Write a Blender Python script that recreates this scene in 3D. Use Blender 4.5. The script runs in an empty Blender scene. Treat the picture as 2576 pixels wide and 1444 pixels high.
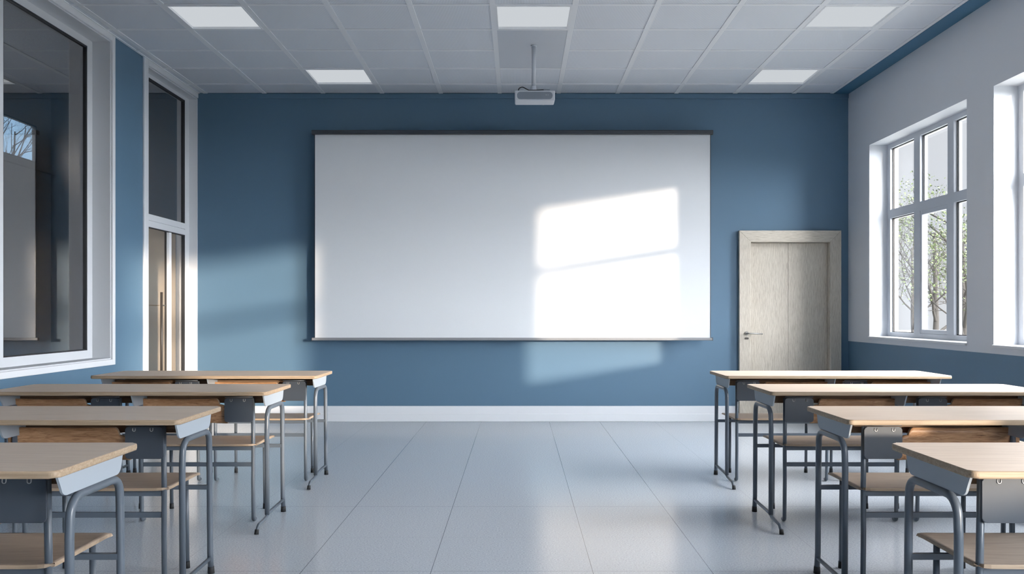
import bpy, bmesh, math, random
from mathutils import Vector, Matrix, Quaternion

S = bpy.context.scene
COL = S.collection
PI = math.pi

# ------------------------------------------------------------------ geometry of the place (metres)
F, H = 2100.0, 1.242                     # lens (px at 2576 wide), eye height
CX, CY = 1302.0, 785.0                   # principal point in the 2576 x 1444 frame
YB = 9.484                               # back wall
XL, XR = -3.635, 3.757                   # side walls
YF = -3.6                                # wall behind the camera
ZC = 3.721                               # ceiling
XC = -5.30                               # far wall of the corridor

# ------------------------------------------------------------------ mesh helper
def fillet(pts, r, n=6):
    """round the inner corners of a polyline"""
    pts = [Vector(p) for p in pts]
    out = [pts[0]]
    for i in range(1, len(pts) - 1):
        p, a, b = pts[i], pts[i - 1], pts[i + 1]
        u, v = (a - p), (b - p)
        lu, lv = u.length, v.length
        u.normalize(); v.normalize()
        ang = u.angle(v)
        if ang > PI - .02:
            out.append(p); continue
        rr = r[i - 1] if isinstance(r, (list, tuple)) else r
        t = min(rr / math.tan(ang / 2), lu * .48, lv * .48)
        rad = t * math.tan(ang / 2)
        bis = (u + v).normalized()
        c = p + bis * (rad / math.sin(ang / 2))
        s, e = p + u * t - c, p + v * t - c
        tot = s.angle(e)
        ax = s.cross(e).normalized()
        for k in range(n + 1):
            out.append(c + Quaternion(ax, tot * k / n) @ s)
    out.append(pts[-1])
    return out


class MB:
    def __init__(self):
        self.bm = bmesh.new()

    def box(self, x0, x1, y0, y1, z0, z1, mi=0, bev=0.0, seg=2):
        x0, x1 = min(x0, x1), max(x0, x1)
        y0, y1 = min(y0, y1), max(y0, y1)
        z0, z1 = min(z0, z1), max(z0, z1)
        v = [self.bm.verts.new(p) for p in ((x0, y0, z0), (x1, y0, z0), (x1, y1, z0), (x0, y1, z0),
                                            (x0, y0, z1), (x1, y0, z1), (x1, y1, z1), (x0, y1, z1))]
        fs = [self.bm.faces.new([v[i] for i in q]) for q in
              ((3, 2, 1, 0), (4, 5, 6, 7), (0, 1, 5, 4), (1, 2, 6, 5), (2, 3, 7, 6), (3, 0, 4, 7))]
        for f in fs:
            f.material_index = mi
        if bev > 0:
            es = list({e for f in fs for e in f.edges})
            r = bmesh.ops.bevel(self.bm, geom=es, offset=bev, segments=seg, profile=.5, affect='EDGES')
            for f in r['faces']:
                f.material_index = mi
        return self

    def tube(self, pts, r, seg=14, mi=0, cap=True):
        pts = [Vector(p) for p in pts]
        rs = r if isinstance(r, (list, tuple)) else [r] * len(pts)
        tan = []
        for i in range(len(pts)):
            a = pts[max(0, i - 1)]; b = pts[min(len(pts) - 1, i + 1)]
            tan.append((b - a).normalized())
        up = Vector((0, 0, 1)) if abs(tan[0].z) < .9 else Vector((1, 0, 0))
        n = tan[0].cross(up).normalized()
        rings = []
        for i, p in enumerate(pts):
            if i:
                q = tan[i - 1].rotation_difference(tan[i])
                n = (q @ n).normalized()
            b = tan[i].cross(n).normalized()
            rings.append([self.bm.verts.new(p + (n * math.cos(2 * PI * k / seg) + b * math.sin(2 * PI * k / seg)) * rs[i])
                          for k in range(seg)])
        for i in range(len(rings) - 1):
            for k in range(seg):
                f = self.bm.faces.new((rings[i][k], rings[i][(k + 1) % seg], rings[i + 1][(k + 1) % seg], rings[i + 1][k]))
                f.material_index = mi; f.smooth = True
        if cap and seg > 2:
            for rg in (rings[0], rings[-1]):
                f = self.bm.faces.new(rg); f.material_index = mi
        return self

    def prism(self, outline, axis, a0, a1, mi=0, side_mi=None, bev=0.0, seg=2):
        """outline in the two other axes (in x,y,z order), extruded along axis"""
        def P(u, v, w):
            return {'x': (w, u, v), 'y': (u, w, v), 'z': (u, v, w)}[axis]
        A = [self.bm.verts.new(P(u, v, a0)) for u, v in outline]
        B = [self.bm.verts.new(P(u, v, a1)) for u, v in outline]
        n = len(A)
        fa = self.bm.faces.new(A); fb = self.bm.faces.new(B)
        fa.material_index = fb.material_index = mi
        sm = mi if side_mi is None else side_mi
        sides = []
        for i in range(n):
            f = self.bm.faces.new((A[i], A[(i + 1) % n], B[(i + 1) % n], B[i]))
            f.material_index = sm; sides.append(f)
        if bev > 0:
            es = list(fa.edges) + list(fb.edges)
            r = bmesh.ops.bevel(self.bm, geom=es, offset=bev, segments=seg, profile=.5, affect='EDGES')
            for f in r['faces']:
                f.material_index = sm; f.smooth = True
        return self

    def grid(self, fn, nu, nv, th, mi=0):
        """a plate: fn(u,v) -> point; thickness along the local normal"""
        P = [[Vector(fn(i / nu, j / nv)) for j in range(nv + 1)] for i in range(nu + 1)]
        def N(i, j):
            du = P[min(nu, i + 1)][j] - P[max(0, i - 1)][j]
            dv = P[i][min(nv, j + 1)] - P[i][max(0, j - 1)]
            return du.cross(dv).normalized()
        A = [[self.bm.verts.new(P[i][j] + N(i, j) * th / 2) for j in range(nv + 1)] for i in range(nu + 1)]
        B = [[self.bm.verts.new(P[i][j] - N(i, j) * th / 2) for j in range(nv + 1)] for i in range(nu + 1)]
        for i in range(nu):
            for j in range(nv):
                for G in (A, B):
                    f = self.bm.faces.new((G[i][j], G[i + 1][j], G[i + 1][j + 1], G[i][j + 1]))
                    f.smooth = True; f.material_index = mi
        rim = [(i, 0) for i in range(nu)] + [(nu, j) for j in range(nv)] + [(i, nv) for i in range(nu, 0, -1)] + [(0, j) for j in range(nv, 0, -1)]
        for k in range(len(rim)):
            a, b = rim[k], rim[(k + 1) % len(rim)]
            f = self.bm.faces.new((A[a[0]][a[1]], A[b[0]][b[1]], B[b[0]][b[1]], B[a[0]][a[1]]))
            f.material_index = mi + 1 if mi == 0 else mi
        return self

    def build(self, name, mats, parent=None, smooth_angle=None):
        bmesh.ops.recalc_face_normals(self.bm, faces=self.bm.faces)
        me = bpy.data.meshes.new(name)
        self.bm.to_mesh(me); self.bm.free()
        for m in (mats if isinstance(mats, (list, tuple)) else [mats]):
            me.materials.append(m)
        o = bpy.data.objects.new(name, me)
        COL.objects.link(o)
        if parent is not None:
            o.parent = parent
        return o


def empty(name, loc=(0, 0, 0), rz=0.0):
    o = bpy.data.objects.new(name, None)
    o.empty_display_size = .1
    COL.objects.link(o)
    o.location = loc; o.rotation_euler = (0, 0, rz)
    return o


def tag(o, label=None, cat=None, group=None, kind=None):
    if label: o['label'] = label
    if cat: o['category'] = cat
    if group: o['group'] = group
    if kind: o['kind'] = kind
    return o


def structure(o, label=None, cat=None):
    return tag(o, label, cat, None, 'structure')


def dup_tree(o, parent=None):
    c = o.copy(); COL.objects.link(c)
    if parent is not None:
        c.parent = parent
    for ch in list(o.children):
        dup_tree(ch, c)
    return c


def rrect(x0, x1, y0, y1, r, n=5):
    out = []
    for cx, cy, a in ((x1 - r, y1 - r, 0), (x0 + r, y1 - r, PI / 2), (x0 + r, y0 + r, PI), (x1 - r, y0 + r, 1.5 * PI)):
        for k in range(n + 1):
            t = a + PI / 2 * k / n
            out.append((cx + r * math.cos(t), cy + r * math.sin(t)))
    return out


# ------------------------------------------------------------------ materials
def srgb(r, g, b):
    f = lambda c: (c / 255 / 12.92) if c / 255 <= .04045 else ((c / 255 + .055) / 1.055) ** 2.4
    return (f(r), f(g), f(b), 1)


def lin(r, g, b):
    return (r, g, b, 1)


def mat(name, color, rough=.5, spec=.5, metal=0.0):
    m = bpy.data.materials.new(name); m.use_nodes = True
    b = m.node_tree.nodes['Principled BSDF']
    b.inputs['Base Color'].default_value = color
    b.inputs['Roughness'].default_value = rough
    b.inputs['Specular IOR Level'].default_value = spec
    b.inputs['Metallic'].default_value = metal
    return m


def nd(m, t, **kw):
    n = m.node_tree.nodes.new(t)
    for k, v in kw.items():
        setattr(n, k, v)
    return n


def lk(m, a, b):
    m.node_tree.links.new(a, b)


def mathn(m, op, a, b=None, clamp=False):
    n = nd(m, 'ShaderNodeMath', operation=op, use_clamp=clamp)
    for i, v in enumerate((a, b)):
        if v is None: continue
        if isinstance(v, (int, float)): n.inputs[i].default_value = v
        else: lk(m, v, n.inputs[i])
    return n.outputs[0]


def ramp(m, fac, stops):
    n = nd(m, 'ShaderNodeValToRGB')
    lk(m, fac, n.inputs[0])
    e = n.color_ramp.elements
    while len(e) < len(stops): e.new(.5)
    for i, (p, c) in enumerate(stops):
        e[i].position = p; e[i].color = c
    return n.outputs[0]


def bsdf(m):
    return m.node_tree.nodes['Principled BSDF']


def paint(name, color, rough=.55, amp=.05, spec=.4):
    """wall paint with faint roller texture"""
    m = mat(name, color, rough, spec)
    tc = nd(m, 'ShaderNodeTexCoord')
    n = nd(m, 'ShaderNodeTexNoise'); n.inputs['Scale'].default_value = 160; n.inputs['Detail'].default_value = 3
    lk(m, tc.outputs['Object'], n.inputs['Vector'])
    bp = nd(m, 'ShaderNodeBump'); bp.inputs['Strength'].default_value = amp; bp.inputs['Distance'].default_value = .002
    lk(m, n.outputs['Fac'], bp.inputs['Height']); lk(m, bp.outputs['Normal'], bsdf(m).inputs['Normal'])
    return m


def wood(name, stops, stretch, scale=9.0, rough=.45, spec=.4, bump=.08, distort=.8, seed=0.0):
    """grain running along the axis with the smallest stretch"""
    m = mat(name, stops[0][1], rough, spec)
    tc = nd(m, 'ShaderNodeTexCoord'); oi = nd(m, 'ShaderNodeObjectInfo')
    mp = nd(m, 'ShaderNodeMapping'); mp.inputs['Scale'].default_value = stretch
    off = nd(m, 'ShaderNodeVectorMath', operation='SCALE'); off.inputs[0].default_value = (3.1, 7.7, 5.3)
    lk(m, oi.outputs['Random'], off.inputs['Scale'])
    ad = nd(m, 'ShaderNodeVectorMath', operation='ADD')
    lk(m, tc.outputs['Object'], ad.inputs[0]); lk(m, off.outputs[0], ad.inputs[1])
    lk(m, ad.outputs[0], mp.inputs['Vector'])
    n = nd(m, 'ShaderNodeTexNoise'); n.inputs['Scale'].default_value = scale; n.inputs['Detail'].default_value = 8
    n.inputs['Roughness'].default_value = .62; n.inputs['Distortion'].default_value = distort
    lk(m, mp.outputs[0], n.inputs['Vector'])
    c = ramp(m, n.outputs['Fac'], stops)
    lk(m, c, bsdf(m).inputs['Base Color'])
    bp = nd(m, 'ShaderNodeBump'); bp.inputs['Strength'].default_value = bump; bp.inputs['Distance'].default_value = .002
    lk(m, n.outputs['Fac'], bp.inputs['Height']); lk(m, bp.outputs['Normal'], bsdf(m).inputs['Normal'])
    return m


def glass(name, refl, tint=(1, 1, 1, 1)):
    """thin pane: clear with a mirror share"""
    m = bpy.data.materials.new(name); m.use_nodes = True
    nt = m.node_tree; nt.nodes.clear()
    out = nd(m, 'ShaderNodeOutputMaterial'); mix = nd(m, 'ShaderNodeMixShader')
    tr = nd(m, 'ShaderNodeBsdfTransparent'); tr.inputs[0].default_value = tint
    gl = nd(m, 'ShaderNodeBsdfGlossy'); gl.inputs['Roughness'].default_value = 0.0
    gl.inputs['Color'].default_value = (1, 1, 1, 1)
    fr = nd(m, 'ShaderNodeLayerWeight'); fr.inputs['Blend'].default_value = .5
    f5 = mathn(m, 'POWER', fr.outputs['Facing'], 5.0)
    lk(m, mathn(m, 'ADD', mathn(m, 'MULTIPLY', f5, 1 - refl), refl), mix.inputs[0]); lk(m, tr.outputs[0], mix.inputs[1]); lk(m, gl.outputs[0], mix.inputs[2])
    lk(m, mix.outputs[0], out.inputs['Surface'])
    return m


def emit(name, color, strength):
    m = bpy.data.materials.new(name); m.use_nodes = True
    nt = m.node_tree; nt.nodes.clear()
    out = nd(m, 'ShaderNodeOutputMaterial'); e = nd(m, 'ShaderNodeEmission')
    e.inputs[0].default_value = color; e.inputs[1].default_value = strength
    lk(m, e.outputs[0], out.inputs['Surface'])
    return m


M = {}
M['blue'] = paint('blue_wall_paint', lin(.090, .165, .243), .5)
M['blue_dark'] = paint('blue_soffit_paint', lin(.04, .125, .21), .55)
M['grey_wall'] = paint('pale_grey_wall_paint', lin(.70, .725, .765), .6)
M['white'] = paint('white_paint', lin(.74, .755, .78), .4, .02)
M['casing'] = mat('casing_white', lin(.66, .68, .71), .35, .4)
M['frame'] = mat('window_frame_grey_white', lin(.60, .63, .68), .35, .45)
M['bead'] = mat('glazing_bead_white', lin(.85, .86, .88), .3, .4)
M['gasket'] = mat('black_gasket', lin(.02, .021, .025), .5)
M['skirting'] = paint('skirting_white', lin(.72, .74, .77), .3, .01)
M['screen'] = mat('screen_fabric', lin(.67, .69, .715), .8, .2)
M['black_metal'] = mat('dark_roller_metal', lin(.03, .036, .046), .32, .6)
M['bar_metal'] = mat('weight_bar_metal', lin(.22, .225, .235), .35, .6)
M['steel'] = mat('blue_grey_enamel_steel', lin(.09, .11, .135), .34, .55)
M['plate'] = mat('pale_grey_steel_plate', lin(.33, .37, .41), .42, .5)
M['panel'] = mat('slate_panel', lin(.050, .061, .078), .36, .5)
M['rubber'] = mat('black_rubber', lin(.015, .016, .018), .7)
M['bright_metal'] = mat('bright_metal', lin(.5, .5, .5), .3, .5, .6)
M['door_metal'] = mat('satin_metal', lin(.30, .295, .28), .35, .5, .5)
M['bronze'] = mat('dark_bronze', lin(.06, .052, .045), .4, .5, .2)
M['projector_white'] = mat('projector_white', lin(.62, .65, .70), .4, .4)
M['projector_grey'] = mat('projector_face_grey', lin(.22, .25, .295), .5, .3)
M['cable'] = mat('black_cable', lin(.012, .013, .016), .5)
M['grid'] = mat('ceiling_grid_white', lin(.78, .80, .83), .5, .4)
M['smooth_tile'] = mat('smooth_ceiling_panel', lin(.56, .59, .64), .6, .3)
M['lamp'] = emit('lamp_diffuser', lin(.90, .95, 1.0), .66)
M['corridor'] = paint('corridor_beige', lin(.55, .47, .37), .6)
M['corridor_floor'] = mat('corridor_floor', lin(.30, .27, .235), .4)
M['corridor_ceiling'] = mat('corridor_ceiling', lin(.28, .27, .27), .6)
M['glass'] = glass('clear_window_glass', .03)
M['glass_inner'] = glass('corridor_glass', .34, (.56, .56, .57, 1))
M['glass_door'] = glass('door_glass', .05, (.96, .95, .94, 1))
M['outer'] = mat('outside_render', lin(.55, .55, .54), .8)

M['top'] = wood('desk_top_laminate', [(.25, lin(.61, .475, .365)), (.5, lin(.75, .60, .475)), (.75, lin(.82, .685, .565))],
                (1.2, 26, 26), 3.0, .42, .35, .03)
M['top_edge'] = wood('desk_edge_wood', [(.25, lin(.24, .165, .105)), (.55, lin(.38, .285, .195)), (.8, lin(.46, .36, .26))],
                     (1.2, 26, 60), 3.0, .5, .3, .06)
M['tray'] = wood('dark_tray_wood', [(.3, lin(.10, .062, .038)), (.7, lin(.20, .125, .075))], (1, 20, 20), 3.0, .6, .3, .05)
M['seat'] = wood('seat_ply', [(.25, lin(.25, .185, .135)), (.5, lin(.35, .27, .205)), (.75, lin(.43, .34, .265))],
                 (1.2, 30, 30), 3.0, .4, .4, .03)
M['ply_edge'] = wood('ply_edge', [(.3, lin(.26, .185, .125)), (.7, lin(.42, .325, .235))], (1, 20, 90), 3.0, .5, .3, .03)
M['slat'] = wood('chair_back_wood', [(.28, lin(.10, .045, .018)), (.42, lin(.30, .155, .075)), (.6, lin(.44, .255, .135)), (.8, lin(.53, .34, .20))],
                 (1.6, 14, 22), 4.5, .42, .4, .10, 1.6)
M['door_wood'] = wood('pale_ash_door', [(.3, lin(.37, .325, .265)), (.5, lin(.56, .51, .435)), (.72, lin(.68, .63, .55))],
                      (60, 20, 3.0), 4.0, .55, .3, .55, .5)
M['door_wood_h'] = wood('pale_ash_door_head', [(.3, lin(.39, .34, .275)), (.5, lin(.58, .53, .45)), (.72, lin(.70, .645, .56))],
                        (3.0, 20, 60), 4.0, .55, .3, .5, .5)
M['bark'] = wood('tree_bark', [(.3, lin(.018, .016, .015)), (.7, lin(.035, .033, .030))], (30, 30, 6), 2.0, .9, .1, .2)
M['leaf'] = mat('spring_leaf', lin(.055, .072, .030), .7, .2)
M['grass'] = mat('pale_bounce_ground', lin(.20, .20, .185), .9, .1)  # lawn given an even pale grey, set for its bounce onto the ceiling


def floor_mat():
    m = mat('speckled_blue_grey_vinyl', lin(.5, .53, .58), .16, .9)
    b = bsdf(m)
    tc = nd(m, 'ShaderNodeTexCoord')
    mp = nd(m, 'ShaderNodeMapping'); mp.inputs['Scale'].default_value = (110, 150, 100)
    lk(m, tc.outputs['Object'], mp.inputs['Vector'])
    n = nd(m, 'ShaderNodeTexNoise'); n.inputs['Scale'].default_value = 1.0; n.inputs['Detail'].default_value = 4; n.inputs['Roughness'].default_value = .7
    lk(m, mp.outputs[0], n.inputs['Vector'])
    c = ramp(m, n.outputs['Fac'], [(.32, lin(.35, .38, .42)), (.5, lin(.50, .535, .58)), (.68, lin(.64, .67, .71))])
    sx = nd(m, 'ShaderNodeSeparateXYZ'); lk(m, tc.outputs['Object'], sx.inputs[0])
    line = None
    def seam(sock, p, w, k=1.0):
        nonlocal line
        d = mathn(m, 'ABSOLUTE', mathn(m, 'SUBTRACT', sock, p))
        l = mathn(m, 'MULTIPLY', mathn(m, 'LESS_THAN', d, w), k)
        line = l if line is None else mathn(m, 'MAXIMUM', line, l)
    for x in (-2.92, -2.28, -1.66, -1.034, -.414, .36, .929, 1.55, 2.17, 2.79):
        seam(sx.outputs['X'], x, .0017, 1.0 if abs(x) < 1.1 else .3)
    for y in (-.6, .03, .66, 1.29, 1.92, 2.55, 3.17, 4.00, 4.60, 5.33, 7.83):
        seam(sx.outputs['Y'], y, .0018, .75 if y in (4.00, 5.33) else .2)
    mx = nd(m, 'ShaderNodeMix', data_type='RGBA')
    lk(m, mathn(m, 'MULTIPLY', line, .75), mx.inputs['Factor']); lk(m, c, mx.inputs['A']); mx.inputs['B'].default_value = lin(.06, .07, .085)
    lk(m, mx.outputs['Result'], b.inputs['Base Color'])
    bp = nd(m, 'ShaderNodeBump'); bp.inputs['Strength'].default_value = .06; bp.inputs['Distance'].default_value = .002
    lk(m, n.outputs['Fac'], bp.inputs['Height']); lk(m, bp.outputs['Normal'], b.inputs['Normal'])
    return m


def tile_mat():
    """perforated metal ceiling tile: fine rows of holes"""
    m = mat('perforated_ceiling_tile', lin(.5, .53, .58), .55, .3)
    tc = nd(m, 'ShaderNodeTexCoord')
    sx = nd(m, 'ShaderNodeSeparateXYZ'); lk(m, tc.outputs['Object'], sx.inputs[0])
    def wave(sock, pitch):
        return mathn(m, 'SINE', mathn(m, 'MULTIPLY', sock, 2 * PI / pitch))
    a = wave(sx.outputs['X'], .0125)
    v = mathn(m, 'MULTIPLY', wave(sx.outputs['Y'], .0125), .35)
    h = mathn(m, 'ADD', mathn(m, 'MULTIPLY', mathn(m, 'ADD', a, v), .37), .5)
    c = ramp(m, h, [(.12, lin(.50, .53, .58)), (.5, lin(.74, .775, .83)), (1, lin(.80, .83, .88))])
    lk(m, c, bsdf(m).inputs['Base Color'])
    return m


M['floor'] = floor_mat()
M['tile'] = tile_mat()

# ------------------------------------------------------------------ room shell
structure(MB().box(XL - .25, XR + .31, YF - .2, YB + .2, -.2, 0).build('floor', M['floor']),
          'speckled blue grey vinyl floor with fine tile seams', 'floor')


def cut_wall(mb, x0, x1, y0, y1, z0, z1, holes, zsplit=None, lo=0, hi=0):
    """solid wall along Y with rectangular holes (ya, yb, za, zb)"""
    ys = sorted({y0, y1, *[h[0] for h in holes], *[h[1] for h in holes]})
    for a, b in zip(ys, ys[1:]):
        zs = sorted({z0, z1, *[q for h in holes if h[0] < b - 1e-6 and h[1] > a + 1e-6 for q in h[2:4]], *( [zsplit] if zsplit else [])})
        for c, d in zip(zs, zs[1:]):
            if any(h[0] < b - 1e-6 and h[1] > a + 1e-6 and h[2] < d - 1e-6 and h[3] > c + 1e-6 for h in holes):
                continue
            mb.box(x0, x1, a, b, c, d, lo if (zsplit and d <= zsplit + 1e-6) else hi)


# back wall with the doorway recess
DX0, DX1 = (1885 - CX) * YB / F, (2085 - CX) * YB / F        # clear opening of the wooden door
DZ = H + (785 - 609) * YB / F
mb = MB()
mb.box(XL - .25, DX0, YB, YB + .2, 0, ZC + .25)
mb.box(DX1, XR + .31, YB, YB + .2, 0, ZC + .25)
mb.box(DX0, DX1, YB, YB + .2, DZ, ZC + .25)
structure(mb.build('wall_back', M['blue']), 'blue painted wall behind the projection screen', 'wall')
structure(MB().box(DX0 - .1, DX1 + .1, YB + .2, YB + .26, 0, DZ + .1).build('wall_behind_door', M['corridor']), 'wall closing the doorway behind the wooden door', 'wall')
structure(MB().box(XL, XR, YB - .016, YB, 3.667, ZC, bev=.003).build('trim_1', M['blue']), 'narrow blue band along the top of the back wall', 'trim')

# right wall: grey above, blue below
ZS = .913
W1 = (6.982, 8.915, .966, 3.025)
W2 = (4.10, 6.586, .966, 3.025)
W3 = (-2.74, 1.08, .966, 3.025)
mb = MB()
cut_wall(mb, XR, XR + .31, YF, YB, 0, ZC + .25, [W1, W2, W3], ZS, 1, 0)
structure(mb.build('wall_right', [M['grey_wall'], M['blue']]), 'window wall painted pale grey above and blue below', 'wall')

# left wall with big inner window and glass door
W4 = (3.60, 7.462, .82, 3.665)
D2 = (8.19, YB, 0, 3.665)
mb = MB()
cut_wall(mb, XL - .25, XL, YF, YB, 0, ZC + .25, [W4, D2])
structure(mb.build('wall_left', M['blue']), 'blue wall with the large corridor window and glass door', 'wall')
structure(MB().box(XL - .25, XR + .31, YF - .2, YF, 0, ZC + .25).build('wall_rear', M['blue']), 'blue wall at the back of the class', 'wall')

# ceiling: tiles on a visible grid
XT = 3.586                                                   # where the tiled ceiling stops
BX = [-.203 + .668 * k for k in range(-5, 6)]
YR = [9.101 - .5895 * k for k in range(0, 22)]               # cross bars
BXE = [XL] + [x for x in BX if XL + .05 < x < XT - .05] + [XT]
BYE = sorted([y for y in YR if y > YF + .1] + [YB, YF])
YB1, YB2, YB3, YB4 = YR[0], YR[1], YR[3], YR[4]              # 9.101 8.51 7.33 6.743
LIGHTS = [(BX[1], YB4), (BX[5], YB4), (BX[9], YB4), (BX[2], YB2), (BX[9], YB2)]
PANEL = (BX[5], BX[6], YB3, YB2 - .0)                        # smooth panel holding the projector pole (two cells long)
PANEL = (BX[5], BX[6], YR[3], YR[1])
mb = MB()
HB, HC = .0235, .016                                         # half widths of bars
for i in range(len(BXE) - 1):
    for j in range(len(BYE) - 1):
        x0, x1, y0, y1 = BXE[i], BXE[i + 1], BYE[j], BYE[j + 1]
        if any(abs(x0 - lx) < .01 and abs(y0 - ly) < .01 for lx, ly in LIGHTS):
            continue
        if abs(x0 - PANEL[0]) < .01 and PANEL[2] - .01 < y0 < PANEL[3] - .1:
            continue
        mb.box(x0 + HB, x1 - HB, y0 + HC, y1 - HC, ZC + .006, ZC + .03)
mb.box(XL - .2, XT, YF, YB, ZC + .09, ZC + .25, 1)
structure(mb.build('ceiling', [M['tile'], M['grid']]), 'suspended ceiling of fine perforated grey tiles', 'ceiling')
mb = MB()
for x in BXE[1:-1]:
    mb.box(x - HB, x + HB, YF, YB, ZC, ZC + .04)
mb.box(XL, XL + HB, YF, YB, ZC, ZC + .04)
mb.box(XT - HB * 1.4, XT, YF, YB, ZC, ZC + .09)
for j, y in enumerate(BYE[1:-1]):
    for i in range(len(BXE) - 1):
        if abs(BXE[i] - PANEL[0]) < .01 and PANEL[2] + .05 < y < PANEL[3] - .05:
            continue
        mb.box(BXE[i] + HB, BXE[i + 1] - HB, y - HC, y + HC, ZC + .0005, ZC + .04)
structure(mb.build('trim_2', M['grid']), 'pale grey grid bars between the ceiling tiles', 'trim')
structure(MB().box(XT, XR, YF, YB, ZC - .004, ZC + .25).build('trim_3', M['blue_dark']), 'dark blue strip between ceiling tiles and window wall', 'trim')
p = MB().box(PANEL[0] + HB, PANEL[1] - HB, PANEL[2] + HC, PANEL[3] - HC, ZC + .003, ZC + .03, bev=.002).build('ceiling_panel', M['smooth_tile'])
structure(p, 'smooth plain ceiling panel from which the projector pole hangs', 'ceiling panel')

# skirting
def skirting(mb, x0, x1, y0, y1, dx, dy):
    z1, z2 = .088, .176
    mb.box(x0 + min(dx, 0) * .024, x1 + max(dx, 0) * .024, y0 + min(dy, 0) * .024, y1 + max(dy, 0) * .024, .0, z1, bev=.004)
    mb.box(x0 + min(dx, 0) * .016, x1 + max(dx, 0) * .016, y0 + min(dy, 0) * .016, y1 + max(dy, 0) * .016, z1 - .006, z2, bev=.004)
mb = MB()
skirting(mb, XL, (1857 - CX) * YB / F, YB, YB, 0, -1)
skirting(mb, (2112 - CX) * YB / F, XR, YB, YB, 0, -1)
structure(mb.build('baseboard_back', M['skirting']), 'white two-step skirting board below the screen wall', 'skirting')
mb = MB(); skirting(mb, XR, XR, YF, YB - .03, -1, 0)
structure(mb.build('baseboard_right', M['skirting']), 'white skirting board under the windows', 'skirting')
mb = MB(); skirting(mb, XL, XL, YF, 8.09, 1, 0)
structure(mb.build('baseboard_left', M['skirting']), 'white skirting board under the corridor window', 'skirting')

# ------------------------------------------------------------------ wooden door in the back wall
FX0, FX1 = (1857 - CX) * YB / F, (2112 - CX) * YB / F
FZ = H + (785 - 581) * YB / F
d1 = structure(empty('door_1', ((FX0 + FX1) / 2, YB, 0)), 'pale ash wooden door in a wide frame beside the window wall', 'door')
cx = (FX0 + FX1) / 2
mb = MB()
yf = -.055
a0, a1, b0, b1 = FX0 - cx, FX1 - cx, DX0 - cx, DX1 - cx
mb.prism([(a0, 0), (b0, 0), (b0, DZ), (a0, FZ)], 'y', yf, .0, bev=.003)
mb.prism([(a1, 0), (b1, 0), (b1, DZ), (a1, FZ)], 'y', yf, .0, bev=.003)
mb.box(b0 - .001, b0 + .004, yf + .004, .18, 0, DZ)          # linings of the reveal
mb.box(b1 - .004, b1 + .001, yf + .004, .18, 0, DZ)
fr = mb.build('door_frame', M['door_wood'], d1)
mb = MB()
mb.prism([(a0, FZ), (a1, FZ), (b1, DZ), (b0, DZ)], 'y', yf, .0, bev=.003)
mb.box(b0 + .004, b1 - .004, yf + .004, .18, DZ - .004, DZ + .001)
mb.build('door_head', M['door_wood_h'], d1)
mb = MB()
w = b1 - b0
mb.box(b0 + .006, b0 + .006 + (w - .012) * .5 - .001, .03, .07, .006, DZ - .008, bev=.002)
mb.box(b0 + .006 + (w - .012) * .5 + .001, b1 - .006, .03, .07, .006, DZ - .008, bev=.002)
lf = mb.build('door_leaf', M['door_wood'], d1)
hx, hz = (1875 - CX) * YB / F - cx, H - (838 - 785) * YB / F
mb = MB()
mb.tube([(hx, yf + .002, hz), (hx, yf - .010, hz)], .020, 20)
mb.tube(fillet([(hx, yf - .008, hz), (hx, yf - .05, hz), (hx + .165, yf - .052, hz - .006)], .014), .0085, 12)
tag(mb.build('door_handle', M['door_metal'], d1), 'satin metal lever handle')
kz = H - (851 - 785) * YB / F
mb = MB(); mb.prism(rrect(hx - .024, hx + .022, kz - .011, kz + .011, .010), 'y', yf - .007, yf + .002)
tag(mb.build('keyhole_cover', M['bronze'], d1), 'small oval dark keyhole cover')

# ------------------------------------------------------------------ projection screen
ys = 9.30
sx = lambda px, y=ys: (px - CX) * y / F
sz = lambda py, y=ys: H - (py - CY) * y / F
c0, c1 = sx(792), sx(1787)
scr = tag(empty('projection_screen', ((c0 + c1) / 2, ys, sz(857))), 'wide white pull-down projection screen on the blue wall', 'projection screen')
ox, oz = (c0 + c1) / 2, sz(857)
mb = MB()
mb.box(c0 - ox, c1 - ox, 0, .003, sz(850) - oz, sz(338) - oz)
mb.build('screen_fabric', M['screen'], scr)
for a, b in ((c0 - .004, c0 + .003), (c1 - .003, c1 + .004)):
    MB().box(a - ox, b - ox, -.0012, .0042, sz(850) - oz, sz(338) - oz).build('side_edge', M['black_metal'], scr)
r0, r1 = sx(785) - ox, sx(1793) - ox
zt, zb = sz(328) - oz, sz(339) - oz
MB().prism(rrect(-.03, .03, zb, zt, .012, 4), 'x', r0, r1, bev=.003).build('roller_case', M['black_metal'], scr)
for a, b in ((r0 + .3, r0 + .36), (r1 - .36, r1 - .3)):
    MB().box(a, b, .028, YB - ys - .004, zb + .01, zt - .008).build('wall_bracket', M['black_metal'], scr)
z1, z0 = sz(849.5) - oz, sz(856.5) - oz
MB().prism(rrect(-.014, .016, z0, z1, .008, 4), 'x', sx(785) - ox, sx(1792) - ox, bev=.002).build('weight_bar', M['bar_metal'], scr)
for a in (sx(785) - ox, sx(1792) - ox):
    MB().box(a - .004, a + .004, -.016, .018, z0 - .002, z1 + .002, bev=.002).build('bar_end_cap', M['black_metal'], scr)

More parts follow.
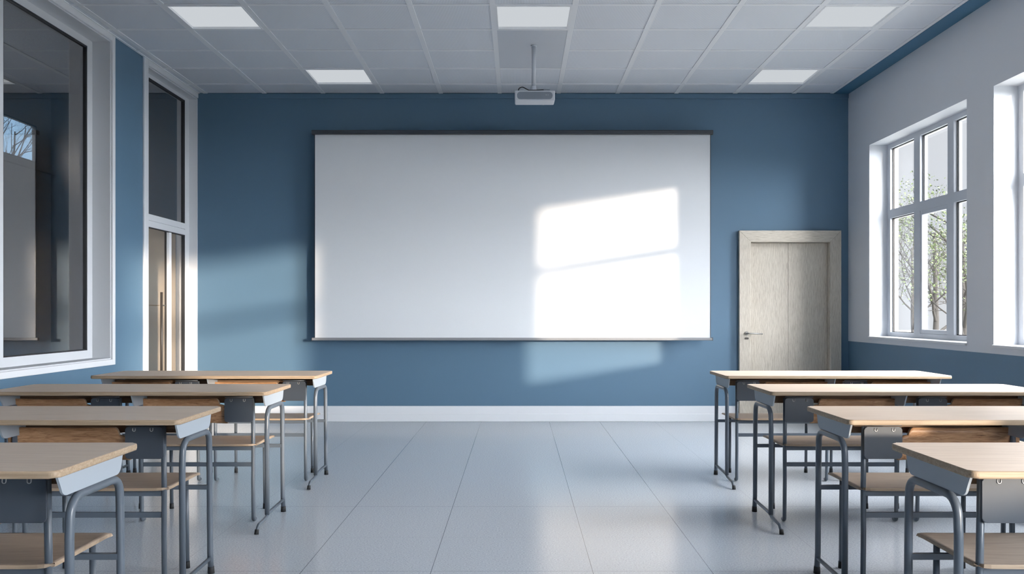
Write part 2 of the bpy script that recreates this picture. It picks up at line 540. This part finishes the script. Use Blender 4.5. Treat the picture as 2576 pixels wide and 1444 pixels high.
# ------------------------------------------------------------------ ceiling lights
def make_light():
    t = empty('ceiling_light')
    w, d = .668 - 2 * HB, .5895 - 2 * HC
    mb = MB()
    for x0, x1, y0, y1 in ((0, .012, 0, d), (w - .012, w, 0, d), (.012, w - .012, 0, .012), (.012, w - .012, d - .012, d)):
        mb.box(x0, x1, y0, y1, .0, .06)
    mb.build('light_frame', M['grid'], t)
    MB().box(.012, w - .012, .012, d - .012, .020, .03).build('diffuser', M['lamp'], t)
    MB().box(.0, w, .0, d, .062, .08).build('light_housing', M['grid'], t)
    return t
lab = ['square ceiling light panel closest to the large corridor window',
       'square ceiling light panel directly before the smooth projector panel',
       'square ceiling light panel beside the dark blue strip, nearer the camera',
       'small square ceiling light panel between corridor door and projector, near the back wall',
       'small square ceiling light panel near the back wall, above the wooden door']
for i, (lx, ly) in enumerate(LIGHTS):
    o = make_light() if i == 0 else dup_tree(l0)
    if i == 0: l0 = o
    o.location = (lx + HB, ly + HC, ZC - .002)
    tag(o, lab[i], 'ceiling light', 'square light panels in the ceiling')

# ------------------------------------------------------------------ projector
yp = 7.72
pj = tag(empty('projector', (.160, yp, sz(253, yp))), 'white projector hanging from the ceiling on a white pole', 'projector')
PX, PZ = .160, sz(253, yp)
hw = 101 * yp / F / 2
hh = (253 - 227) * yp / F
mb = MB()
# body: section in y,z with a sloping belly towards the rear face
prof = [(0, .004), (0, hh * .97), (.02, hh), (.21, hh), (.225, hh * .92), (.225, .022), (.21, .012), (.012, 0)]
mb.prism(prof, 'x', -hw, hw, bev=.012, seg=3)
for f in mb.bm.faces: f.smooth = False
mb.build('projector_body', M['projector_white'], pj)
mb = MB(); mb.prism(rrect(-hw + .022, hw - .022, hh * .14, hh * .84, .030), 'y', -.004, .012, bev=.002)
fp = mb.build('rear_panel', M['projector_grey'], pj)
mb = MB()
for k in (0, .018): mb.box(hw - .085 + k, hw - .077 + k, -.0052, .0, hh * .52, hh * .56)
mb.build('indicator_lamp', M['projector_white'], fp)
mb = MB(); mb.tube([(hw - .10, .22, hh * .55), (hw - .10, .245, hh * .55)], [.036, .034], 24)
mb.build('lens', M['black_metal'], pj)
px = .151 - PX
py = .06
mb = MB()
mb.tube([(px, py, hh + .05), (px, py, ZC + .003 - PZ)], .0195, 24)
mb.build('pole', M['projector_white'], pj)
mb = MB()
mb.tube([(px, py, hh - .006), (px, py, hh + .012), (px, py, hh + .045), (px, py, hh + .052)], [.030, .028, .023, .0215], 24)
mb.tube([(px, py, hh + .07), (px, py, hh + .078)], .0215, 24)
mb.build('pole_socket', M['projector_white'], pj)
mb = MB(); mb.tube([(px, py, ZC - PZ + .002), (px, py, ZC - PZ - .004)], .028, 24)
mb.build('ceiling_rose', M['projector_white'], pj)
mb = MB()
cab = [(-hw + .035, .05, hh - .004), (-hw + .035, .05, hh + .03), (-hw + .07, .05, hh + .045), (-hw + .13, .03, hh + .008), (-hw + .20, .022, hh + .006), (hw - .10, .022, hh + .010), (hw - .05, .03, hh + .004)]
mb.tube(fillet(cab, .03, 5), .0045, 8)
mb.build('cable', M['cable'], pj)
mb = MB(); mb.box(hw - .105, hw - .045, .015, .05, hh - .004, hh + .014, bev=.004)
mb.build('cable_plug', M['projector_grey'], pj)

# ------------------------------------------------------------------ outer windows (right wall)
XG = 3.975                                                   # glass plane
def outer_window(name, W, cols, label, sash=None):
    y0, y1, z0, z1 = W
    root = structure(empty(name, (XR, (y0 + y1) / 2, z0)), label, 'window')
    oy, oz = (y0 + y1) / 2, z0
    X0, X1 = 3.948 - XR, 3.975 - XR
    gz0, gz1, t0, t1 = 1.03, 2.975, 2.235, 2.325
    def fr(mb, xa, xb, e, mi=0):
        """frame lattice with every glazed rectangle shrunk by e"""
        ys_ = [y0] + [v for c in cols for v in (c[0] + e, c[1] - e)] + [y1]
        for k in range(0, len(ys_), 2):
            mb.box(xa, xb, ys_[k] - oy, ys_[k + 1] - oy, z0 - oz, z1 - oz, mi)
        for c in cols:
            for a, b in ((z0, gz0 + e), (t0 - e, t1 + e), (gz1 - e, z1)):
                mb.box(xa, xb, c[0] + e - oy, c[1] - e - oy, a - oz, b - oz, mi)
    mb = MB(); fr(mb, X0, X1, 0); mb.build('window_frame', M['frame'], root)
    mb = MB(); fr(mb, X1, X1 + .012, .008); mb.build('gasket', M['gasket'], root)
    mb = MB(); fr(mb, X1 + .018, X1 + .045, .006); mb.build('outer_frame', M['bead'], root)
    for c in cols:
        for a, b in ((gz0, t0), (t1, gz1)):
            MB().box(X1 + .0125, X1 + .0175, c[0] + .009 - oy, c[1] - .009 - oy, a + .009 - oz, b - .009 - oz).build('pane', M['glass'], root)
    if sash:
        c = cols[sash]
        mb = MB(); s = .028
        for a, b, p, q in ((c[0], c[0] + s, gz0, t0), (c[1] - s, c[1], gz0, t0), (c[0] + s, c[1] - s, gz0, gz0 + s * 1.5), (c[0] + s, c[1] - s, t0 - s * 1.5, t0)):
            mb.box(X0 + .004, X1 + .008, a - oy, b - oy, p - oz, q - oz, bev=.003)
        mb.build('sash', M['frame'], root)
    mb = MB(); mb.box(-.018, X0, y0 + .001 - oy, y1 - .001 - oy, -.004, .018, bev=.004)
    mb.build('window_sill', M['white'], root)
    return root
outer_window('window_1', W1, [(7.05, 7.555), (7.665, 8.19), (8.315, 8.845)], 'white six-pane window with trees outside, nearer the wooden door', 1)
outer_window('window_2', W2, [(4.16, 6.515)], 'window cut off by the right edge of the photo')
outer_window('window_3', W3, [(-2.68, 1.01)], 'long window further along the window wall')

# ------------------------------------------------------------------ inner window to the corridor (left wall)
def inner_window():
    y0, y1, z0, z1 = W4
    root = structure(empty('window_4', (XL, (y0 + y1) / 2, z0)), 'large white framed glass window onto the dark corridor', 'window')
    oy, oz = (y0 + y1) / 2, z0
    mb = MB()                                                 # casing on the room side and lining of the reveal
    cw, cp = .05, .018
    for a, b, p, q in ((y1, y1 + cw, z0 - cw, ZC - .001), (y0 - cw, y0, z0 - cw, ZC - .001), (y0, y1, z0 - cw, z0), (y0, y1, z1, ZC - .001)):
        mb.box(-.002, cp, a - oy, b - oy, p - oz, q - oz, bev=.004)
    mb.build('window_casing', M['white'], root)
    mb = MB()
    for a, b, p, q in ((y1 - .012, y1, z0, z1), (y0, y0 + .012, z0, z1), (y0 + .012, y1 - .012, z0, z0 + .012), (y0 + .012, y1 - .012, z1 - .012, z1)):
        mb.box(-.245, .0, a - oy, b - oy, p - oz, q - oz)
    mb.build('reveal_lining', M['casing'], root)
    X0, X1 = -.225, -.160
    panes = [(y0 + .1, 4.86), (4.96, 6.06), (6.16, 7.366)]
    gz0, gz1 = .905, 3.589
    mb = MB()
    ys_ = [y0 + .012] + [v for c in panes for v in c] + [y1 - .012]
    for k in range(0, len(ys_), 2):
        mb.box(X0, X1, ys_[k] - oy, ys_[k + 1] - oy, z0 + .012 - oz, z1 - .012 - oz)
    for c in panes:
        mb.box(X0, X1, c[0] - oy, c[1] - oy, z0 + .012 - oz, gz0 - oz); mb.box(X0, X1, c[0] - oy, c[1] - oy, gz1 - oz, z1 - .012 - oz)
    mb.build('window_frame', M['casing'], root)
    for c in panes:
        mb = MB()
        for a, b, p, q in ((c[0], c[0] + .010, gz0, gz1), (c[1] - .010, c[1], gz0, gz1), (c[0] + .01, c[1] - .01, gz0, gz0 + .010), (c[0] + .01, c[1] - .01, gz1 - .014, gz1)):
            mb.box(X1 - .03, X1 - .004, a - oy, b - oy, p - oz, q - oz)
        mb.build('gasket', M['gasket'], root)
        MB().box(X1 - .026, X1 - .020, c[0] + .004 - oy, c[1] - .004 - oy, gz0 + .004 - oz, gz1 - .004 - oz).build('pane', M['glass_inner'], root)
    return root
inner_window()

# ------------------------------------------------------------------ glass door to the corridor
def glass_door():
    y0, y1, _, z1 = D2
    root = structure(empty('door_2', (XL, 8.79, 0)), 'tall white framed glass door with a long bar handle in the left wall', 'door')
    oy = 8.79
    mb = MB()
    mb.box(-.002, .018, y0 - .095, y0, 0, ZC - .001, bev=.005)
    mb.box(-.002, .018, y0, y1 - .02, z1, ZC - .001, bev=.005)
    mb.bm.verts.ensure_lookup_table()
    for v in mb.bm.verts: v.co.y -= oy
    mb.build('door_casing', M['casing'], root)
    mb = MB()
    mb.box(-.24, 0, y1 - .014 - oy, y1 - oy, 0, z1); mb.box(-.24, 0, y0 - oy, y0 + .012 - oy, 0, z1)
    mb.box(-.24, 0, y0 + .012 - oy, y1 - .014 - oy, z1 - .012, z1)
    mb.build('reveal_lining', M['casing'], root)
    X0, X1 = -.155, -.092
    g0, g1 = 8.27, 9.358
    mb = MB()
    mb.box(X0, X1, y0 + .012 - oy, g0 - oy, 0, z1 - .012); mb.box(X0, X1, g1 - oy, y1 - .014 - oy, 0, z1 - .012)
    mb.box(X0, X1, g0 - oy, g1 - oy, 3.615, z1 - .012)
    mb.box(X0, X1, g0 - oy, g1 - oy, 2.172, 2.235); mb.box(X0, X1, g0 - oy, g1 - oy, 2.105, 2.166)
    mb.box(X0, X1 - .012, g0 - oy, g1 - oy, 2.16, 2.18)
    mb.build('door_frame', M['casing'], root)
    mb = MB()
    for a, b, p, q in ((g0, g0 + .008, 2.235, 3.615), (g1 - .012, g1, 2.235, 3.615), (g0, g1, 3.60, 3.615), (g1 - .012, g1, 0, 2.105), (g0, g1, 2.096, 2.105)):
        mb.box(X1 - .035, X1 - .003, a - oy, b - oy, p, q)
    mb.build('gasket', M['gasket'], root)
    MB().box(X1 - .028, X1 - .022, g0 + .004 - oy, g1 - .006 - oy, 2.24, 3.61).build('transom_pane', M['glass_inner'], root)
    leaf = MB().box(X1 - .028, X1 - .020, g0 + .004 - oy, 8.885 - oy, .01, 2.095).build('door_leaf', M['glass_door'], root)
    MB().box(X1 - .031, X1 - .016, 8.886 - oy, 8.906 - oy, .01, 2.095).build('leaf_edge', M['bronze'], leaf)
    mb = MB()
    hy, hxx = 8.61 - oy, X1 + .055
    mb.tube([(hxx, hy, .46), (hxx, hy, 1.447)], .0125, 16)
    for z in (.60, 1.312):
        mb.tube([(hxx, hy, z), (hxx - .02, hy + .05, z), (X1 - .02, 8.87 - oy, z)], .007, 10)
    tag(mb.build('door_handle', M['bronze'], leaf), 'long dark vertical bar handle')
    MB().box(X0 + .01, X1 - .006, 8.945 - oy, 9.005 - oy, 0, 2.105).build('mullion', M['bead'], root)
    MB().box(X1 - .028, X1 - .022, 9.006 - oy, g1 - .006 - oy, 0, 2.10).build('side_pane', M['glass_door'], root)
    return root
glass_door()

# ------------------------------------------------------------------ corridor beyond the left wall
YC0 = 2.4
CW = (6.6, 9.20, 2.885, 3.29)                                # high corridor window
mb = MB()
cut_wall(mb, XC - .05, XC, YC0, YB + .2, 0, ZC + .25, [CW])
mb.box(XC - .0, XC + .05, CW[0] - .05, YB, 2.80, 2.84)
structure(mb.build('wall_corridor', M['corridor']), 'beige far wall of the corridor seen through the glass', 'wall')
mb = MB(); mb.box(XC, XL - .25, YB, YB + .2, 0, ZC + .25)
structure(mb.build('wall_corridor_end', M['corridor']), 'beige end wall of the corridor', 'wall')
structure(MB().box(XC - .2, XL - .25, YC0 - .15, YC0, 0, ZC + .25).build('wall_corridor_near', M['corridor']), 'near end wall of the corridor', 'wall')
structure(MB().box(XC - .2, XL - .25, YC0 - .15, YB + .2, -.2, 0).build('floor_corridor', M['corridor_floor']), 'corridor floor beyond the glass door', 'floor')
structure(MB().box(XC, XL - .2, YC0, YB, ZC, ZC + .25).build('ceiling_corridor', M['corridor_ceiling']), 'dark ceiling of the corridor', 'ceiling')
w5 = structure(empty('window_5', (XC - .022, 7.9, CW[2])), 'high corridor window showing blue sky and bare trees', 'window')
mb = MB()
for a, b, p, q in ((CW[0], CW[0] + .012, 0, .405), (CW[1] - .012, CW[1], 0, .405), (CW[0], CW[1], 0, .012), (CW[0], CW[1], .393, .405)):
    mb.box(-.02, .02, a - 7.9, b - 7.9, p, q)
mb.build('window_frame', M['gasket'], w5)
MB().box(-.004, .004, CW[0] + .012 - 7.9, CW[1] - .012 - 7.9, .012, .393).build('pane', M['glass'], w5)

# ------------------------------------------------------------------ desks
DT = .792                                                    # desk height
DL, DD = 1.60, .52                                           # length, depth
def make_desk():
    t = empty('student_desk')
    hl, hd = DL / 2, DD / 2
    mb = MB(); mb.prism(rrect(-hl, hl, -hd, hd, .022), 'z', DT - .022, DT, 0, 1, bev=.007, seg=3)
    mb.build('desk_top', [M['top'], M['top_edge']], t)
    ze = DT - .022
    prof = [(-.185, ze), (.225, ze)]
    prof += [(.225 - .02 * k / 5 - .0, ze - .040 * k / 5) for k in range(1, 5)]
    def arc(cx, cz, r, a0, a1, n=6): return [(cx + r * math.cos(a0 + (a1 - a0) * k / n), cz + r * math.sin(a0 + (a1 - a0) * k / n)) for k in range(n + 1)]
    zb = DT - .096
    prof = [(-.185, ze), (.228, ze)] + arc(.182, zb + .032, .032, -.15, -PI / 2) + arc(-.128, zb + .032, .032, -PI / 2, -PI + .15)
    for s in (-1, 1):
        MB().prism(prof, 'x', s * (hl - .040), s * (hl - .048), bev=.001).build('end_plate', M['plate'], t)
    MB().prism(prof, 'x', -.004, .004).build('divider_plate', M['plate'], t)
    for s in (-1, 1):                                          # book tray in two halves
        mb = MB()
        a, b = (s * .006, s * (hl - .049))
        mb.box(a, b, .015, .185, zb + .004, zb + .014)
        mb.box(a, b, .178, .192, zb + .004, ze)
        mb.box(a, b, .012, .022, zb + .004, zb + .045)
        mb.build('book_tray', M['tray'], t)
    for s in (-1, 1):
        x = s * (hl - .044)
        zt = zb - .0135
        mb = MB()
        mb.tube(fillet([(x, .232, .030), (x, .222, .10), (x, .212, zt - .1), (x, .205, zt), (x, -.100, zt), (x, -.108, zt - .12), (x, -.102, .062)], [.05, .05, .062, .062, .05], 7), .0135, 16)
        lg = mb.build('leg_frame', M['steel'], t)
        mb = MB(); mb.tube([(x, .232, .034), (x, .235, 0)], [.0145, .016], 16)
        mb.build('foot_cap', M['rubber'], lg)
        mb = MB()
        mb.tube(fillet([(x, .221, .075), (x, -.085, .066), (x, -.125, .052), (x, -.262, .044), (x, -.300, .015)], [.05, .03, .03, .035], 6), .0095, 12)
        fr_ = mb.build('foot_rail', M['steel'], t)
        mb = MB(); mb.tube([(x, -.2945, .026), (x, -.302, 0)], [.0115, .0125], 14)
        mb.build('foot_cap', M['rubber'], fr_)
    mb = MB(); mb.box(-(hl - .05), hl - .05, .203, .221, .404, .424)
    mb.build('stretcher', M['steel'], t)
    return t


# (right-column aisle edge x, left-column aisle edge x, y)
rows = [(1.471, -1.418, 6.146), (1.431, -1.414, 4.964), (1.380, -1.414, 3.737), (1.283, -1.304, 2.619)]
order = ['farthest row, nearest the screen wall', 'second row from the screen wall', 'second row from the camera', 'row nearest the camera']
desk0 = None
desks = {}
for side in ('left', 'right'):
    for r, (xr, xl, y) in enumerate(rows):
        if desk0 is None: o = desk0 = make_desk()
        else: o = dup_tree(desk0)
        x = xr + DL / 2 if side == 'right' else xl - DL / 2
        o.location = (x, y, 0)
        where = {'left': 'corridor-window side', 'right': 'outer-window side'}[side]
        tag(o, f'two-seat wooden desk, {where}, {order[r]}', 'desk', 'two-seat school desks in the classroom')
        desks[side, r] = o

# ------------------------------------------------------------------ chairs
ZSEAT = .462
def make_chair(s):
    """origin on the floor under the aisle-side upright; the chair extends along s * x"""
    t = empty('classroom_chair')
    W = .69
    X = lambda v: s * v
    # uprights (rear legs) and front legs
    for k, x in enumerate((.0, W - .03)):
        mb = MB()
        top = .735 if k == 0 else .70
        mb.tube(fillet([(X(x), .035, .0125), (X(x), .004, .0125), (X(x), -.002, .25), (X(x), .0, .46), (X(x), -.008, top)], [.022, .1, .1], 6), .0115, 14)
        lg = mb.build('leg', M['steel'], t)
    for x in (.035, W - .065):
        mb = MB()
        mb.tube([(X(x), .335, ZSEAT - .03), (X(x), .345, .03)], .0110, 14)
        lg = mb.build('leg', M['steel'], t)
        mb = MB(); mb.tube([(X(x), .3445, .034), (X(x), .346, 0)], [.0125, .0135], 14)
        mb.build('foot_cap', M['rubber'], lg)
    # seat frame: side rails, cross rails
    mb = MB()
    for x in (.030, W - .060):
        mb.tube(fillet([(X(x), .004, ZSEAT - .022), (X(x), .33, ZSEAT - .022), (X(x), .37, ZSEAT - .012)], .05, 4), .009, 10)
    mb.box(X(.0), X(W - .03), -.006, .012, ZSEAT - .036, ZSEAT - .014)
    mb.box(X(.03), X(W - .06), .325, .345, ZSEAT - .036, ZSEAT - .018)
    mb.build('seat_frame', M['steel'], t)
    mb = MB(); mb.box(X(.0), X(W - .03), -.006, .006, .330, .354)
    mb.build('stretcher', M['steel'], t)
    # seat: ply, gently dished, front edge turned down, aisle corner clipped round
    def seat_pt(u, v):
        x = -.018 + (W + .004) * u
        y = -.028 + .418 * v
        # rounded plan corners
        r = .05
        for ux, sgn in ((u * (W + .004), 1), ((1 - u) * (W + .004), -1)):
            if ux < r:
                e = r - math.sqrt(max(0, r * r - (r - ux) ** 2))
                y = min(max(y, -.028 + e * .55), .390 - e * .55)
        dx = abs(u - .5) * 2
        z = ZSEAT - .007 - .008 * math.sin(PI * min(1, max(0, v))) * (1 - dx ** 4) + .002 * dx ** 6
        if v > .82: z -= .007 * ((v - .82) / .18) ** 2
        if v < .12: z += .004 * ((.12 - v) / .12) ** 2
        return (X(x), y, z)
    MB().grid(seat_pt, 36, 20, .012).build('seat', [M['seat'], M['ply_edge']], t)
    # wooden back: upper slat with rounded ends, lower part running on behind the metal panel
    def back_pt(u, v):
        x = .150 + (W - .150) * u
        lo = .585
        hi = .728 + .006 * math.cos(2 * PI * u) * .5
        r = .030
        d = (1 - u) * (W - .150)
        if d < r:
            e = r - math.sqrt(max(0, r * r - (r - d) ** 2))
            hi -= e * .8; lo += e * .8
        d = u * (W - .150)
        if d < .05: hi = .695 - .03 * (1 - d / .05) ** 3
        elif d < .072: hi = .695 + (hi - .695) * math.sqrt(max(0, 1 - (1 - (d - .05) / .022) ** 2))
        z = lo + (hi - lo) * v
        y = -.006 + .030 * math.sin(PI * u) - .016 * (z - .585) / .15
        y += .012
        return (X(x), y, z)
    MB().grid(back_pt, 100, 6, .011).build('backrest', [M['slat'], M['ply_edge']], t)
    # metal panel screwed to the aisle-side upright
    mb = MB(); mb.prism([(X(a), b) for a, b in rrect(-.006, .162, .594, .736, .014)], 'y', -.026, -.018, bev=.003, seg=2)
    pn = mb.build('back_panel', M['panel'], t)
    for x in (.045, .122):
        mb = MB(); mb.tube(fillet([(X(x - .006), -.0265, .731), (X(x - .006), -.0275, .716), (X(x + .006), -.0275, .716), (X(x + .006), -.0265, .731)], .006, 4), .0016, 6)
        mb.build('hook', M['bright_metal'], pn)
    mb = MB()
    mb.tube(fillet([(X(-.004), -.022, .742), (X(.160), -.022, .742)], .01), .0035, 8)
    mb.build('panel_lip', M['steel'], pn)
    return t


proto = {}
dname = ['the farthest desk', 'the second desk from the screen wall', 'the second desk from the camera', 'the desk nearest the camera']
for side, s in (('left', -1), ('right', 1)):
    for r, (xr, xl, y) in enumerate(rows):
        edge = xr if side == 'right' else xl
        ins = (.135, .148, .155, .150)[r]
        for k in range(2):
            if side not in proto: o = proto[side] = make_chair(s)
            else: o = dup_tree(proto[side])
            o.location = (edge + s * (ins + .785 * k), y - .03, 0)
            where = {'left': 'corridor-window side', 'right': 'outer-window side'}[side]
            seat = ('aisle-end wooden chair', 'wall-end wooden chair')[k]
            tag(o, f'{seat} tucked under {dname[r]}, {where}', 'chair', 'classroom chairs tucked under the desks')

# ------------------------------------------------------------------ outside
structure(MB().box(-60, 60, -60, 90, -.9, -.7).build('ground', M['grass']), 'ground outside the windows, toned to bounce light indoors', 'ground')
structure(MB().box(XR + .31, XR + 1.6, 6.62, 6.95, -.7, 4.2).build('wall_added_sun_block', M['outer']), 'added rendered pier outside, blocking the sun from the far window', 'wall')  # added only to keep direct sun out of the far window
structure(MB().box(XL - 2.2, XR + .6, YF - .4, YB + .5, ZC + .25, ZC + .4).build('roof', M['outer']), 'flat roof over the classroom', 'roof')


def make_tree(name, loc, h, seed, label, lean=0.0, leaf=0.0, spread=.55, levels=4, rad=.09, clear=.25):
    rnd = random.Random(seed)
    root = tag(empty(name, loc), label, 'tree', 'trees outside the windows')
    tr, br, lf = MB(), MB(), MB()
    tips = []
    def grow(mb, p, d, L, r, lev, seg):
        n = 5
        pts, rs = [p.copy()], [r]
        for k in range(n):
            d = (d + Vector((rnd.uniform(-1, 1), rnd.uniform(-1, 1), rnd.uniform(-.5, .7))) * (.16 if lev else .07)).normalized()
            p = p + d * (L / n)
            pts.append(p.copy()); rs.append(r * (1 - .62 * (k + 1) / n))
        mb.tube(pts, rs, seg, cap=False)
        if lev >= levels:
            tips.append((pts[-1], d)); tips.append((pts[-3], d)); return
        kids = (9, 6, 5, 4, 3)[lev]
        for q in range(kids):
            f = (clear + (1 - clear) * (q + .6) / kids) if lev == 0 else .25 + .75 * (q + .7) / kids
            x = f * n; i = min(n - 1, int(x)); pp = pts[i].lerp(pts[i + 1], x - i)
            dd = (pts[i + 1] - pts[i]).normalized()
            side = dd.cross(Vector((rnd.uniform(-1, 1), rnd.uniform(-1, 1), rnd.uniform(-1, 1)))).normalized()
            nd_ = (dd * (1 - spread) + side * spread * 1.25 + Vector((0, 0, .22))).normalized()
            grow(br, pp, nd_, L * (.52 if lev == 0 else .58) * (1.15 - .5 * f) * rnd.uniform(.85, 1.15), rs[i] * .50, lev + 1, 6 if lev < 2 else 3)
    grow(tr, Vector((0, 0, 0)), Vector((lean, 0, 1)).normalized(), h * .82, rad, 0, 10)
    tr.build('trunk', M['bark'], root)
    br.build('branches', M['bark'], root)
    if leaf > 0:
        for p, d in tips:
            for _ in range(3):
                if rnd.random() > leaf: continue
                c = p + Vector((rnd.uniform(-1, 1), rnd.uniform(-1, 1), rnd.uniform(-1, 1))) * .12
                a = Vector((rnd.uniform(-1, 1), rnd.uniform(-1, 1), rnd.uniform(-1, 1))).normalized() * .035
                b = a.cross(Vector((rnd.uniform(-1, 1), rnd.uniform(-1, 1), 1))).normalized() * .022
                vs = [lf.bm.verts.new(c + q) for q in (a, b, -a, -b)]
                lf.bm.faces.new(vs)
        if len(lf.bm.faces):
            tag(lf.build('foliage', M['leaf'], root), 'thin pale green spring leaves')
    return root


def ray(px, y):                                             # a spot on the ground along a line of sight
    return ((px - CX) * y / F, y, -.7)
make_tree('bare_tree', ray(2352, 24), 5.2, 5, 'slender young tree in the middle pane of the far window', leaf=.14, rad=.10)
make_tree('bare_tree', ray(2428, 20), 4.9, 11, 'leafier tree in the narrow near pane of the far window', leaf=.40, rad=.11)
make_tree('bare_tree', ray(2296, 30), 5.2, 23, 'faint bare tree in the pane of the far window nearest the wooden door', leaf=.05, rad=.08)
make_tree('bare_tree', ray(62, 17), 6.0, 31, 'bare branching tree in the right part of the high corridor window', spread=.5, rad=.10, levels=4)
make_tree('bare_tree', ray(2, 18), 6.1, 47, 'bare tree cut by the frame at the left of the high corridor window', spread=.5, rad=.10, levels=4)

# ------------------------------------------------------------------ light
SUN_DIR = Vector((-.735, 1.0, -.116)).normalized()
sun = bpy.data.lights.new('sun', 'SUN'); sun.energy = 6.5; sun.color = (1.0, .84, .66); sun.angle = math.radians(1.6)
so = bpy.data.objects.new('sun', sun); COL.objects.link(so)
so.rotation_euler = SUN_DIR.to_track_quat('-Z', 'Y').to_euler()
so.location = (30, -40, 10)

w = bpy.data.worlds.new('world'); S.world = w; w.use_nodes = True
nt = w.node_tree; nt.nodes.clear()
out = nt.nodes.new('ShaderNodeOutputWorld'); bg = nt.nodes.new('ShaderNodeBackground')
tc = nt.nodes.new('ShaderNodeTexCoord')
dot = nt.nodes.new('ShaderNodeVectorMath'); dot.operation = 'DOT_PRODUCT'
sunward = Vector((.52, -.68, .52)).normalized()
dot.inputs[1].default_value = sunward
nt.links.new(tc.outputs['Generated'], dot.inputs[0])
mr = nt.nodes.new('ShaderNodeMapRange'); mr.inputs['From Min'].default_value = -1; mr.inputs['From Max'].default_value = 1
nt.links.new(dot.outputs['Value'], mr.inputs['Value'])
cr = nt.nodes.new('ShaderNodeValToRGB')                     # hazy sky: pale opposite the sun, dazzling around it
nt.links.new(mr.outputs['Result'], cr.inputs[0])
els = cr.color_ramp.elements
while len(els) < 6: els.new(.5)
SKY = [(.0, (1.75, 3.1, 4.4)), (.15, (2.0, 3.2, 4.4)), (.29, (.80, .835, .885)), (.42, (.80, .83, .88)), (.64, (8.2, 8.6, 9.3)), (.88, (31, 31.7, 32.8))]
for e, (p, c) in zip(els, SKY):
    e.position = p; e.color = (*c, 1)
nt.links.new(cr.outputs['Color'], bg.inputs['Color']); bg.inputs['Strength'].default_value = 1.0
nt.links.new(bg.outputs[0], out.inputs['Surface'])

# ------------------------------------------------------------------ camera
cam = bpy.data.cameras.new('camera'); co = bpy.data.objects.new('camera', cam); COL.objects.link(co)
co.location = (0, 0, H); co.rotation_euler = (PI / 2, 0, 0)
cam.sensor_fit = 'HORIZONTAL'; cam.sensor_width = 36.0
cam.lens = 36.0 * F / 2576
cam.shift_x = -(CX - 1288) / 2576
cam.shift_y = (CY - 722) / 2576
cam.clip_start = .05
S.camera = co

S.view_settings.view_transform = 'Standard'
S.view_settings.look = 'None'
S.view_settings.exposure = 0.0
S.view_settings.gamma = 1.0
S.view_settings.use_curve_mapping = False
S.cycles.max_bounces = 10
S.cycles.diffuse_bounces = 6
S.cycles.glossy_bounces = 4
S.cycles.transparent_max_bounces = 12
S.cycles.caustics_reflective = False
S.cycles.caustics_refractive = False
S.cycles.sample_clamp_indirect = 6
S.cycles.use_denoising = True
